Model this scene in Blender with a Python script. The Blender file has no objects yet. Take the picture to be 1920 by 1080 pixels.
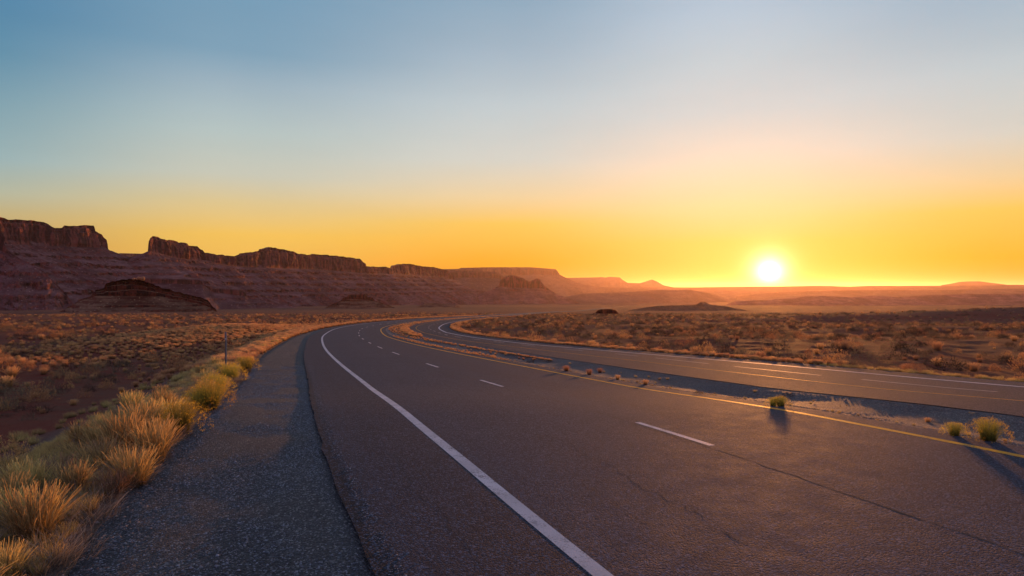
import bpy, math, random
import numpy as np
from mathutils import Vector

random.seed(7)
rng = np.random.default_rng(11)
C = bpy.context.scene.collection
SC = bpy.context.scene

# ------------------------------------------------------------------ camera
F_PX, HOR, CAM_H = 1280.0, 538.0, 2.2          # focal length and horizon row in a 1920 x 1080 picture
cam_d = bpy.data.cameras.new('camera')
cam_d.sensor_width = 36.0
cam_d.lens = F_PX / 1920 * 36.0
cam_d.clip_start, cam_d.clip_end = 0.05, 80000
cam = bpy.data.objects.new('camera', cam_d); C.objects.link(cam)
cam.location = (0, 0, CAM_H)
cam.rotation_euler = (math.radians(90) - math.atan((540 - HOR) / F_PX), 0, 0)
SC.camera = cam

# ------------------------------------------------------------------ light and sky
SUN_AZ = math.atan((1443 - 960) / F_PX)        # clockwise from +Y
SUN_EL = math.radians(1.15)
SUN_LAMP_EL = math.radians(1.15)
SUN_W = 5.0
SUN_COL = (1.0, 0.37, 0.09)
SKY_GAIN = 1.0
NISHITA = 0.01
HAZE_D = 0.000022
EXPOSURE = 0.0

def sundir(el):
    return Vector((math.sin(SUN_AZ) * math.cos(el), math.cos(SUN_AZ) * math.cos(el), math.sin(el)))
sl = bpy.data.lights.new('sun', 'SUN'); sl.energy = SUN_W; sl.angle = math.radians(1.0); sl.color = SUN_COL
so = bpy.data.objects.new('sun', sl); C.objects.link(so)
so.rotation_euler = sundir(SUN_LAMP_EL).to_track_quat('Z', 'Y').to_euler()
so.location = (0, 0, 400)

def lin(c):
    return tuple(((v / 255) / 12.92 if v / 255 <= 0.04045 else ((v / 255 + 0.055) / 1.055) ** 2.4) for v in c)

world = bpy.data.worlds.new('World'); SC.world = world; world.use_nodes = True
NT = world.node_tree
NT.nodes.clear()
class G:                                       # small node-graph helper
    def __init__(s, nt): s.nt = nt
    def n(s, t, **k):
        nd = s.nt.nodes.new(t)
        for a, b in k.items(): setattr(nd, a, b)
        return nd
    def put(s, sock, v):
        if isinstance(v, bpy.types.NodeSocket): s.nt.links.new(v, sock)
        elif isinstance(v, (int, float)) and sock.type in ('RGBA',): sock.default_value = (v, v, v, 1)
        elif isinstance(v, (tuple, list)) and sock.type == 'RGBA' and len(v) == 3: sock.default_value = (*v, 1)
        else: sock.default_value = v
    def m(s, op, a, b=None, c=None, clamp=False):
        nd = s.n('ShaderNodeMath', operation=op, use_clamp=clamp)
        s.put(nd.inputs[0], a)
        if b is not None: s.put(nd.inputs[1], b)
        if c is not None: s.put(nd.inputs[2], c)
        return nd.outputs[0]
    def vm(s, op, a, b=None, out=0):
        nd = s.n('ShaderNodeVectorMath', operation=op)
        s.put(nd.inputs[0], a)
        if b is not None: s.put(nd.inputs[1], b)
        return nd.outputs['Value'] if op in ('DOT_PRODUCT', 'LENGTH') else nd.outputs[0]
    def mix(s, f, a, b, mode='MIX'):
        nd = s.n('ShaderNodeMix', data_type='RGBA', blend_type=mode)
        s.put(nd.inputs[0], f); s.put(nd.inputs[6], a); s.put(nd.inputs[7], b)
        return nd.outputs[2]
    def ramp(s, f, stops, interp='LINEAR'):
        nd = s.n('ShaderNodeValToRGB'); cr = nd.color_ramp; cr.interpolation = interp
        while len(cr.elements) < len(stops): cr.elements.new(0.5)
        for e, (p, c) in zip(cr.elements, stops):
            e.position = p; e.color = (*c, 1) if len(c) == 3 else c
        s.put(nd.inputs[0], f)
        return nd.outputs[0]
    def sstep(s, x, a, b):
        nd = s.n('ShaderNodeMapRange', interpolation_type='SMOOTHSTEP')
        s.put(nd.inputs[0], x); s.put(nd.inputs[1], a); s.put(nd.inputs[2], b)
        return nd.outputs[0]
    def noise(s, vec, scale, detail=4, rough=0.55, out='Fac', dist=0.0):
        nd = s.n('ShaderNodeTexNoise'); s.put(nd.inputs['Vector'], vec)
        nd.inputs['Scale'].default_value = scale; nd.inputs['Detail'].default_value = detail
        nd.inputs['Roughness'].default_value = rough; nd.inputs['Distortion'].default_value = dist
        return nd.outputs[out]
    def voro(s, vec, scale, feat='F1', out='Distance', rnd=1.0):
        nd = s.n('ShaderNodeTexVoronoi', feature=feat); s.put(nd.inputs['Vector'], vec)
        nd.inputs['Scale'].default_value = scale; nd.inputs['Randomness'].default_value = rnd
        return nd.outputs[out]

g = G(NT)
vec = g.n('ShaderNodeTexCoord').outputs['Generated']
vn = g.vm('NORMALIZE', vec)
sep = g.n('ShaderNodeSeparateXYZ'); g.put(sep.inputs[0], vn)
el = g.m('ARCSINE', sep.outputs[2])
elf = g.m('SQRT', g.m('DIVIDE', g.m('MAXIMUM', el, 0.0), math.pi / 2))
flat = g.n('ShaderNodeCombineXYZ'); g.put(flat.inputs[0], sep.outputs[0]); g.put(flat.inputs[1], sep.outputs[1])
caz = g.vm('DOT_PRODUCT', g.vm('NORMALIZE', flat.outputs[0]), (math.sin(SUN_AZ - .05), math.cos(SUN_AZ - .05), 0))
azd = g.m('MULTIPLY', g.m('ARCCOSINE', g.m('MINIMUM', caz, 0.99999)), 180 / math.pi)
def P(deg): return math.sqrt(max(deg, 0) / 90)
SKY = {                                      # azimuth distance from the sun -> (elevation, colour) read off the sky in view, chosen outside it
    0: [(0, (242, 156, 10)), (3.6, (240, 198, 95)), (6.5, (241, 214, 155)), (10, (239, 218, 194)), (13.7, (209, 211, 208)), (17.7, (195, 206, 211)), (21.4, (180, 197, 212)), (38, (150, 168, 190)), (90, (120, 128, 168))],
    18: [(0, (246, 140, 12)), (2, (246, 166, 16)), (5.3, (244, 196, 88)), (7.5, (232, 206, 158)), (10.5, (208, 208, 198)), (14.8, (190, 202, 206)), (18.9, (164, 184, 199)), (22.8, (140, 168, 189)), (38, (132, 152, 180)), (90, (120, 128, 168))],
    40: [(0, (232.1, 164.7, 70.8)), (4.1, (242.4, 193.7, 88.4)), (6.6, (219.9, 197.0, 143.0)), (8.7, (200.5, 201.2, 184.6)), (12, (179.9, 195.0, 193.6)), (15.5, (154.2, 176.9, 190.4)), (17.8, (125.0, 160.6, 183.6)), (21.6, (115.4, 154.4, 181.2)), (38, (118, 142, 172)), (90, (120, 128, 168))],
    58: [(0, (205.0, 150.0, 94.9)), (3, (203.6, 159.2, 88.2)), (5, (191.6, 174.6, 128.2)), (6.4, (177.1, 183.1, 162.7)), (8.5, (148.9, 176.5, 180.3)), (12, (122.4, 158.3, 172.1)), (15.4, (88.5, 139.3, 166.7)), (18.7, (78.8, 132.4, 167.8)), (38, (98, 128, 165)), (90, (120, 128, 168))],
    180: [(0, (135, 104, 142)), (5, (178, 124, 155)), (12, (168, 132, 172)), (25, (138, 128, 174)), (90, (120, 128, 168))],  # unseen rear sky and every zenith stop made violet to tint ambient light
}
ks = sorted(SKY)
cols = {}
for k in ks: cols[k] = g.ramp(elf, [(P(e), lin(c)) for e, c in SKY[k]])
sky = cols[0]
for a, b in zip(ks[:-1], ks[1:]): sky = g.mix(g.sstep(azd, float(a), float(b)), sky, cols[b])
ang = g.m('MULTIPLY', g.m('ARCCOSINE', g.m('MINIMUM', g.vm('DOT_PRODUCT', vn, tuple(sundir(SUN_EL))), 0.9999999)), 180 / math.pi)
def glow(w, amp, col):
    e = g.m('MULTIPLY', g.m('EXPONENT', g.m('MULTIPLY', ang, -1 / w)), amp)
    return g.mix(1.0, e, col, 'MULTIPLY')
hz_map = g.n('ShaderNodeMapping'); g.put(hz_map.inputs[0], vn); hz_map.inputs[3].default_value = (1, 1, 5)
uneven = g.m('MULTIPLY_ADD', g.noise(hz_map.outputs[0], 2.2, 5, .55), .16, .92)
sky = g.mix(1.0, sky, uneven, 'MULTIPLY')
bgs = [(sky, SKY_GAIN)]
gl = g.mix(1.0, glow(0.56, 9.0, (1.0, .84, .5)), glow(3.0, .14, (1.0, .72, .30)), 'ADD')
bgs.append((gl, 1.0))
ns = g.n('ShaderNodeTexSky', sky_type='NISHITA'); ns.sun_disc = False
ns.sun_elevation = SUN_EL; ns.sun_rotation = SUN_AZ
bgs.append((ns.outputs[0], NISHITA))
acc = None
for c, st in bgs:
    b = g.n('ShaderNodeBackground'); g.put(b.inputs[0], c); b.inputs[1].default_value = st
    if acc is None: acc = b.outputs[0]
    else:
        ad = g.n('ShaderNodeAddShader'); g.put(ad.inputs[0], acc); g.put(ad.inputs[1], b.outputs[0]); acc = ad.outputs[0]
wo = g.n('ShaderNodeOutputWorld'); g.put(wo.inputs['Surface'], acc)

SC.view_settings.view_transform = 'Standard'; SC.view_settings.look = 'None'
SC.view_settings.exposure = EXPOSURE; SC.view_settings.gamma = 1; SC.view_settings.use_curve_mapping = False
SC.render.engine = 'CYCLES'
SC.cycles.max_bounces = 6; SC.cycles.diffuse_bounces = 2; SC.cycles.glossy_bounces = 2
SC.cycles.transmission_bounces = 3; SC.cycles.transparent_max_bounces = 8; SC.cycles.volume_bounces = 0
SC.cycles.use_denoising = True

# ------------------------------------------------------------------ maths helpers
def hsh(ix, iy, seed):
    h = (ix.astype(np.int64) * 374761393 + iy.astype(np.int64) * 668265263 + seed * 144665) & 0xffffffff
    h = ((h ^ (h >> 13)) * 1274126177) & 0xffffffff
    return ((h ^ (h >> 16)) & 0xffff) / 65535.0
def vnoise(x, y, seed=0):                      # gradient noise, about -1..1
    x = np.asarray(x, float); y = np.asarray(y, float)
    x, y = np.broadcast_arrays(x, y)
    ix = np.floor(x); iy = np.floor(y); fx = x - ix; fy = y - iy
    def gr(a, b, dx, dy):
        t = hsh(ix + a, iy + b, seed) * 2 * np.pi
        return np.cos(t) * dx + np.sin(t) * dy
    u = fx * fx * fx * (fx * (fx * 6 - 15) + 10); v = fy * fy * fy * (fy * (fy * 6 - 15) + 10)
    a = gr(0, 0, fx, fy) * (1 - u) + gr(1, 0, fx - 1, fy) * u
    b = gr(0, 1, fx, fy - 1) * (1 - u) + gr(1, 1, fx - 1, fy - 1) * u
    return (a * (1 - v) + b * v) * 1.5
def fbm(x, y, seed=0, o=4, r=.5):
    t = 0; a = 1; n = 0
    for i in range(o):
        t = t + a * vnoise(x * 2 ** i, y * 2 ** i, seed + i * 17); n += a; a *= r
    return t / n
def ridged(x, y, seed=0, o=3):
    t = 0; a = 1; n = 0
    for i in range(o):
        t = t + a * (1 - np.abs(vnoise(x * 2 ** i, y * 2 ** i, seed + i * 13)) * 2); n += a; a *= .5
    return t / n
def ss(x, a, b):
    t = np.clip((np.asarray(x, float) - a) / (b - a), 0, 1); return t * t * (3 - 2 * t)

TY = [0, 4, 8, 12, 19, 35, 56, 95, 170, 300, 600, 1000, 1500, 2500, 4000, 7000, 12000, 60000]
TB = [0, 0, -.01, -.11, -.57, -1.35, -2.26, -3.55, -5.75, -10.1, -19.9, -32.2, -43, -66, -95, -130, -160, -160]
def B(x):                                      # height of the long slope, by distance ahead
    X = np.array(TY, float); V = np.array(TB, float); hh = np.diff(X); d = np.diff(V) / hh
    mm = np.zeros(len(X))
    for i in range(1, len(X) - 1):
        if d[i - 1] * d[i] > 0:
            w1 = 2 * hh[i] + hh[i - 1]; w2 = hh[i] + 2 * hh[i - 1]; mm[i] = (w1 + w2) / (w1 / d[i - 1] + w2 / d[i])
    x = np.clip(np.asarray(x, float), X[0], X[-1]); i = np.clip(np.searchsorted(X, x, 'right') - 1, 0, len(X) - 2)
    t = (x - X[i]) / hh[i]
    return (2*t**3-3*t**2+1)*V[i] + (t**3-2*t**2+t)*hh[i]*mm[i] + (-2*t**3+3*t**2)*V[i+1] + (t**3-t**2)*hh[i]*mm[i+1]

# ------------------------------------------------------------------ line of the road (its outer white edge line)
WP = np.array([(26,-34),(18,-24),(11,-15),(6.6,-8),(3.7,-2),(2.0,1.7),(0.6,5.2),(0.1,6.6),(-0.7,8.6),(-1.9,12.1),(-4.0,18.9),(-6.6,26.7),(-10.3,38.1),(-15.6,55.9),(-18.2,65.3),(-21.0,77.4),(-23.8,92),(-25.4,106),(-26.0,118),(-26,130),(-25.2,146),(-23,170),(-17.1,220),(-3.3,351.5),(28,600),(109,1042),(190,1400)], float)
_c = np.r_[0, np.cumsum(np.hypot(*np.diff(WP, axis=0).T))]
S = np.arange(0, _c[-1], .5)
def herm(x, X, V):
    m_ = np.gradient(V, X); i = np.clip(np.searchsorted(X, x, 'right') - 1, 0, len(X) - 2); hh = np.diff(X); t = (x - X[i]) / hh[i]
    return (2*t**3-3*t**2+1)*V[i] + (t**3-2*t**2+t)*hh[i]*m_[i] + (-2*t**3+3*t**2)*V[i+1] + (t**3-t**2)*hh[i]*m_[i+1]
_k = np.exp(-np.linspace(-2.5, 2.5, 31) ** 2 / 2); _k /= _k.sum()
def _sm(a): return np.convolve(np.pad(a, 15, 'reflect', reflect_type='odd'), _k, 'valid')
RX, RY = _sm(herm(S, _c, WP[:, 0])), _sm(herm(S, _c, WP[:, 1]))
TX, TYY = np.gradient(RX), np.gradient(RY); _l = np.hypot(TX, TYY); TX /= _l; TYY /= _l
def tab(*p):
    a = np.array(p, float); return lambda s: np.interp(s, a[:, 0], a[:, 1])
dG = tab((0, -4), (50, -3.8), (54, -3.5), (78, -3.5), (107, -2.8), (134, -1.9), (400, -1.9))
dE = tab((0, -1.6), (60, -1.55), (90, -1.15), (120, -1.2), (400, -1.3))
dL = tab((0, 3.65), (90, 3.55), (400, 3.4))
dY = tab((0, 7.0), (68, 6.95), (87, 6.6), (108, 6.1), (400, 6.0))
dM = lambda s: dY(s) + .62
dFe = tab((0, 10.3), (90, 10.5), (105, 9.85), (400, 9.7))
dFy = tab((0, 13.1), (70, 13.0), (85, 12.4), (100, 11.4), (120, 10.7), (400, 10.7))
dFl = tab((0, 15.1), (75, 14.9), (90, 13.7), (110, 12.3), (150, 12.5), (400, 12.6))
dFw = tab((0, 17.4), (66, 17.1), (80, 15.8), (90, 14.6), (105, 13.7), (120, 13.2), (150, 14.2), (400, 14.3))
dFr = lambda s: dFw(s) + np.interp(s, [60, 90, 120, 200], [1.7, 2.0, 1.6, 1.2])

def sd(x, y):                                  # (distance along, distance across) of ground points
    x = np.asarray(x, float).ravel(); y = np.asarray(y, float).ravel()
    so_ = np.empty(len(x)); do_ = np.empty(len(x))
    st = 4
    cx, cy = RX[::st], RY[::st]
    for a in range(0, len(x), 20000):
        xx = x[a:a + 20000, None]; yy = y[a:a + 20000, None]
        i = ((cx - xx) ** 2 + (cy - yy) ** 2).argmin(1) * st
        dx = xx[:, 0] - RX[i]; dy = yy[:, 0] - RY[i]
        so_[a:a + 20000] = S[i] + dx * TX[i] + dy * TYY[i]
        do_[a:a + 20000] = dx * TYY[i] - dy * TX[i]
    return so_, do_
def xy(s, d):
    return (np.interp(s, S, RX) + d * np.interp(s, S, TYY), np.interp(s, S, RY) - d * np.interp(s, S, TX))

def terrain(x, y, under=True):
    x = np.asarray(x, float); y = np.asarray(y, float); shp = x.shape
    x = x.ravel(); y = y.ravel(); r = np.hypot(x, y)
    s, d = sd(x, y)
    z = B(y)
    left = -(d - dG(s)); right = d - dFr(s)
    tl = np.maximum(left, 0); tr = np.maximum(right, 0)
    near = 1 - ss(r, 60, 140)
    # outside the road: rolling ground
    away = np.maximum(tl, tr)
    rel = fbm(x / 22, y / 22, 3, 4) * .55 * ss(away, 1.5, 14) + fbm(x / 90, y / 90, 5, 3) * 1.3 * ss(away, 10, 60)
    rel += fbm(x / 3.1, y / 3.1, 8, 3) * .10 * ss(away, .6, 4)
    rel += fbm(x / 600, y / 600, 9, 4) * np.interp(r, [150, 700, 2500, 9000], [0, 1.5, 4, 10])
    z = z + rel
    # left: bank, ditch, then level red earth
    prof = np.interp(tl, [0, 1.6, 3.6, 5.5, 9, 22, 40, 70], [0, -.12, -.75, -1.25, -1.35, -1.0, -.2, 0])
    z = z + prof * near
    z = z + 1.55 * np.exp(-((x + 33) / 9) ** 2 - ((y - 78) / 26) ** 2) * ss(tl, .5, 7)
    # right: gentle bank
    z = z + np.interp(tr, [0, 1.5, 4, 12], [0, -.1, -.25, 0]) * near
    z = z + 2.6 * np.exp(-((x - 140) / 55) ** 2 - ((y - 185) / 22) ** 2) * ss(tr, 5, 40)
    cor = (left < 0) & (right < 0)
    med = np.interp(d, [7.6, 8.6, 9.6, 10.4], [0, -.1, -.1, 0]) * near
    z = np.where(cor, B(y) - (.12 + .0009 * r if under else 0) + med, z)
    # edge blend so that the sheet meets the gravel
    z = np.where(~cor, z - .05 * np.exp(-away / .6), z)
    return z.reshape(shp)

YS = np.geomspace(1.5, 3e4, 5000); QS = (CAM_H - B(YS)) / YS
def bp(px, py):                                # ground point seen at a pixel of the photograph
    Yv = float(np.interp(-(py - HOR) / F_PX, -QS, YS)); return (px - 960) * Yv / F_PX, Yv
def bpt(px, py):                               # the same on the real relief
    k = (px - 960) / F_PX; q = (py - HOR) / F_PX
    Y_ = np.geomspace(3, 900, 1500); zz = terrain(Y_ * k, Y_)
    hit = np.nonzero(zz >= CAM_H - q * Y_)[0]
    Yv = Y_[hit[0]] if len(hit) else bp(px, py)[1]
    return k * Yv, Yv

# ------------------------------------------------------------------ object helpers
def tag(o, label=None, cat=None, group=None, kind=None):
    if label: o['label'] = label
    if cat: o['category'] = cat
    if group: o['group'] = group
    if kind: o['kind'] = kind
    return o
def mesh_np(name, V, Fq, mat=None, parent=None, smooth=False, attrs=None, uv=None, tris=False):
    V = np.asarray(V, np.float32); Fq = np.asarray(Fq, np.int32); k = Fq.shape[1]
    me = bpy.data.meshes.new(name)
    me.vertices.add(len(V)); me.vertices.foreach_set('co', V.ravel())
    me.loops.add(Fq.size); me.loops.foreach_set('vertex_index', Fq.ravel())
    me.polygons.add(len(Fq)); me.polygons.foreach_set('loop_start', np.arange(0, Fq.size, k, dtype=np.int32))
    me.polygons.foreach_set('loop_total', np.full(len(Fq), k, np.int32))
    me.update(calc_edges=True)
    if smooth: me.polygons.foreach_set('use_smooth', np.ones(len(Fq), bool))
    if uv is not None:
        l = me.uv_layers.new(name='UVMap'); l.data.foreach_set('uv', np.asarray(uv, np.float32)[Fq.ravel()].ravel())
    for nm, a in (attrs or {}).items():
        at = me.attributes.new(nm, 'FLOAT', 'POINT'); at.data.foreach_set('value', np.asarray(a, np.float32))
    if mat: me.materials.append(mat)
    me.validate()
    o = bpy.data.objects.new(name, me); C.objects.link(o)
    if parent: o.parent = parent
    return o
def grid_faces(n, m, wrap=False):
    i, j = np.meshgrid(np.arange(n - 1), np.arange(m if wrap else m - 1), indexing='ij')
    j2 = (j + 1) % m
    return np.stack([i * m + j, (i + 1) * m + j, (i + 1) * m + j2, i * m + j2], -1).reshape(-1, 4)
class MB:                                      # small mesh builder for made things
    def __init__(s): s.v = []; s.f = []
    def box(s, c, size, taper=1.0):
        x, y, z = c; a, b, h = [q / 2 for q in size]; n = len(s.v)
        for dz, t in ((-h, 1), (h, taper)):
            for dx, dy in ((-a, -b), (a, -b), (a, b), (-a, b)): s.v.append((x + dx * t, y + dy * t, z + dz))
        s.f += [tuple(n + q for q in f) for f in ((3, 2, 1, 0), (4, 5, 6, 7), (0, 1, 5, 4), (1, 2, 6, 5), (2, 3, 7, 6), (3, 0, 4, 7))]
    def build(s, name, mat, parent=None, bevel=0):
        me = bpy.data.meshes.new(name); me.from_pydata(s.v, [], s.f); me.update(); me.materials.append(mat)
        o = bpy.data.objects.new(name, me); C.objects.link(o)
        if parent: o.parent = parent
        if bevel:
            b = o.modifiers.new('bevel', 'BEVEL'); b.width = bevel; b.segments = 2
        return o

# ------------------------------------------------------------------ materials
def mat(name):
    m = bpy.data.materials.new(name); m.use_nodes = True; m.node_tree.nodes.clear(); return m, G(m.node_tree)
def finish(m, gg, col, rough=.9, bump=None, bstr=.5, bdist=.02, spec=.3, trans=None, metal=0.0):
    p = gg.n('ShaderNodeBsdfPrincipled'); gg.put(p.inputs['Base Color'], col); gg.put(p.inputs['Roughness'], rough)
    gg.put(p.inputs['Specular IOR Level'], spec); p.inputs['Metallic'].default_value = metal
    if bump is not None:
        b = gg.n('ShaderNodeBump'); b.inputs['Strength'].default_value = bstr; b.inputs['Distance'].default_value = bdist
        gg.put(b.inputs['Height'], bump); gg.put(p.inputs['Normal'], b.outputs[0])
    out = p.outputs[0]
    if trans is not None:
        t = gg.n('ShaderNodeBsdfTranslucent'); gg.put(t.inputs[0], trans[1])
        mx = gg.n('ShaderNodeMixShader'); mx.inputs[0].default_value = trans[0]
        gg.put(mx.inputs[1], out); gg.put(mx.inputs[2], t.outputs[0]); out = mx.outputs[0]
    o = gg.n('ShaderNodeOutputMaterial'); gg.put(o.inputs['Surface'], out)
    return m
def pos(gg): return gg.n('ShaderNodeNewGeometry').outputs['Position']
def att(gg, nm): 
    a = gg.n('ShaderNodeAttribute'); a.attribute_name = nm; return a.outputs['Fac']

def asphalt(name, tint, tintb, rgh, tracks=True, spc=.09):
    m, q = mat(name); p = pos(q)
    uv = q.n('ShaderNodeUVMap').outputs[0]
    su = q.n('ShaderNodeSeparateXYZ'); q.put(su.inputs[0], uv)
    big = q.noise(p, .22, 5, .6); mid = q.noise(p, 2.4, 5, .6)
    col = q.mix(q.sstep(big, .35, .68), tint, tintb)
    if tracks:                                 # outer shoulder browner; worn wheel paths
        brown = q.sstep(su.outputs[1], .25, -.15)
        col = q.mix(brown, col, tuple(c * k for c, k in zip(tint, (1.02, .84, .76))))
        brown2 = q.m('MULTIPLY', q.sstep(su.outputs[1], 3.6, 4.6), .75)
        col = q.mix(brown2, col, tuple(c * k for c, k in zip(tint, (1.2, .95, .88))))
        w = q.m('SINE', q.m('MULTIPLY', su.outputs[1], 3.5))
        col = q.mix(q.m('MULTIPLY', q.sstep(w, .0, 1.), .18), col, tuple(c * 1.5 for c in tint))
    stretch = q.n('ShaderNodeMapping'); q.put(stretch.inputs[0], uv); stretch.inputs[3].default_value = (.12, 2.2, 1)
    col = q.mix(q.m('MULTIPLY', q.sstep(q.noise(stretch.outputs[0], 1.5, 4), .45, .8), .28), col, tuple(c * .55 for c in tint))
    col = q.mix(q.m('MULTIPLY', q.sstep(mid, .5, .8), .3), col, tuple(c * 1.6 for c in tint))
    ag = q.voro(p, 62, out='Distance'); agc = q.voro(p, 62, out='Color')
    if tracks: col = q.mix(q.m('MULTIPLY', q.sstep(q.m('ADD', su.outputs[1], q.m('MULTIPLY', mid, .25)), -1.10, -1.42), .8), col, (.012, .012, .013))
    ac = q.n('ShaderNodeSeparateXYZ'); q.put(ac.inputs[0], agc)
    col = q.mix(q.m('MULTIPLY', q.sstep(ac.outputs[0], .6, 1.), .7), col, tuple(c * 4.0 for c in tint))
    col = q.mix(q.m('MULTIPLY', q.sstep(ac.outputs[1], .6, 1.), .6), col, tuple(c * .25 for c in tint))
    ag2 = q.noise(p, 26, 3, .7)
    col = q.mix(q.m('MULTIPLY', q.sstep(ag2, .58, .78), .4), col, tuple(c * 2.0 for c in tint))
    h = q.m('ADD', q.m('MULTIPLY', ag, -1.0), q.m('MULTIPLY', ag2, .8))
    return finish(m, q, col, q.m('ADD', q.m('MULTIPLY', mid, .25), rgh), h, .6, .008, spc)
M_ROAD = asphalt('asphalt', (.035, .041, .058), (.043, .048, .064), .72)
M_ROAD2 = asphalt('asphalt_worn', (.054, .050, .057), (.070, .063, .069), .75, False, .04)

def paint(name, c):
    m, q = mat(name); p = pos(q)
    w = q.m('MULTIPLY', q.sstep(q.m('ADD', q.m('MULTIPLY', q.noise(p, 38, 5, .75), .6), q.m('MULTIPLY', q.noise(p, 4, 4, .7), .4)), .515, .565), .8)
    col = q.mix(w, c, (.10, .09, .09))
    col = q.mix(q.sstep(q.noise(p, 1.1, 3), .3, .8), col, tuple(v * .72 for v in c))
    return finish(m, q, col, .65, q.noise(p, 90, 3), .5, .006, .12)
M_WHITE = paint('white_paint', (.62, .56, .57)); M_YELLOW = paint('yellow_paint', (.88, .37, .01))
M_WHITE2 = paint('faded_white_paint', (.42, .37, .36))

def gravel_mat(name, c0, c1, c2, bs=1.0):
    m, q = mat(name); p = pos(q)
    n1 = q.noise(p, .7, 5, .6)
    vc = q.n('ShaderNodeSeparateXYZ'); q.put(vc.inputs[0], q.voro(p, 56, out='Color')); vd = q.voro(p, 56)
    col = q.mix(vc.outputs[0], c0, c1)
    col = q.mix(q.m('MULTIPLY', q.sstep(vc.outputs[1], .82, 1), .8), col, c2)
    col = q.mix(q.m('MULTIPLY', q.sstep(n1, .45, .75), .4), col, tuple(c * .6 for c in c0))
    a = q.m('ADD', q.m('MULTIPLY', vd, -1.5), q.m('MULTIPLY', q.noise(p, 14, 4, .7), .9))
    return finish(m, q, col, .8, a, bs, .02, .2)
M_GRAVEL = gravel_mat('grey_gravel', (.045, .042, .043), (.115, .108, .112), (.38, .36, .35))
M_GRAVEL2 = gravel_mat('median_gravel', (.082, .064, .062), (.21, .17, .16), (.48, .42, .40))

def stone_mat(name, a, b):
    m, q = mat(name); rnd = q.n('ShaderNodeNewGeometry').outputs['Random Per Island']
    return finish(m, q, q.mix(rnd, a, b), .7, None, spec=.4)
M_STONE = stone_mat('grey_chips', (.05, .055, .065), (.27, .275, .30))
M_STONE2 = stone_mat('brown_chips', (.10, .065, .05), (.26, .19, .16))

def ground_mat():
    m, q = mat('desert_ground'); p = pos(q)
    vg = att(q, 'verge'); bare = att(q, 'bare')
    sx = q.n('ShaderNodeSeparateXYZ'); q.put(sx.inputs[0], p)
    dist = q.m('SQRT', q.m('ADD', q.m('MULTIPLY', sx.outputs[0], sx.outputs[0]), q.m('MULTIPLY', sx.outputs[1], sx.outputs[1])))
    n0 = q.noise(p, .012, 6, .6); n1 = q.noise(p, .11, 6, .6); n2 = q.noise(p, 1.7, 6, .65); n3 = q.noise(p, 14, 5, .7)
    red = (.20, .038, .018); tan = (.19, .058, .030); dark = (.06, .028, .018)
    col = q.mix(q.sstep(n1, .35, .65), red, tan)
    col = q.mix(q.m('MULTIPLY', q.sstep(n0, .48, .64), .6), col, (.12, .05, .03))
    scrub = q.m('MULTIPLY', q.sstep(n2, .47, .60), q.m('SUBTRACT', 1.0, bare))
    col = q.mix(q.m('MULTIPLY', scrub, .65), col, (.15, .065, .036))
    col = q.mix(q.m('MULTIPLY', q.sstep(n3, .5, .72), .45), col, dark)
    # scrub seen from very far: small pale and dark tufts
    f = q.sstep(dist, 160, 420)
    v = q.voro(p, .36); vc = q.n('ShaderNodeSeparateXYZ'); q.put(vc.inputs[0], q.voro(p, .36, out='Color'))
    tuft = q.m('MULTIPLY', q.sstep(v, .42, .22), f)
    col = q.mix(q.m('MULTIPLY', tuft, .8), col, q.mix(vc.outputs[0], (.07, .055, .032), (.24, .16, .085)))
    # far plain: patches of dark scrub and pale earth
    far = q.sstep(dist, 500, 1500)
    n5 = q.noise(p, .004, 7, .65)
    col = q.mix(q.m('MULTIPLY', far, .7), col, q.mix(q.sstep(n5, .38, .62), (.060, .026, .022), (.105, .045, .034)))
    col = q.mix(q.m('MULTIPLY', vg, .85), col, q.mix(q.sstep(n3, .35, .7), (.095, .075, .062), (.19, .15, .115)))
    h = q.m('ADD', q.m('ADD', q.m('MULTIPLY', n2, 5.0), q.m('MULTIPLY', n3, 1.2)), q.m('MULTIPLY', tuft, 14.))
    h = q.m('ADD', h, q.m('MULTIPLY', q.voro(p, 30), -.5))
    return finish(m, q, col, .95, h, .9, .05, .15)
M_GROUND = ground_mat()

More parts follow.
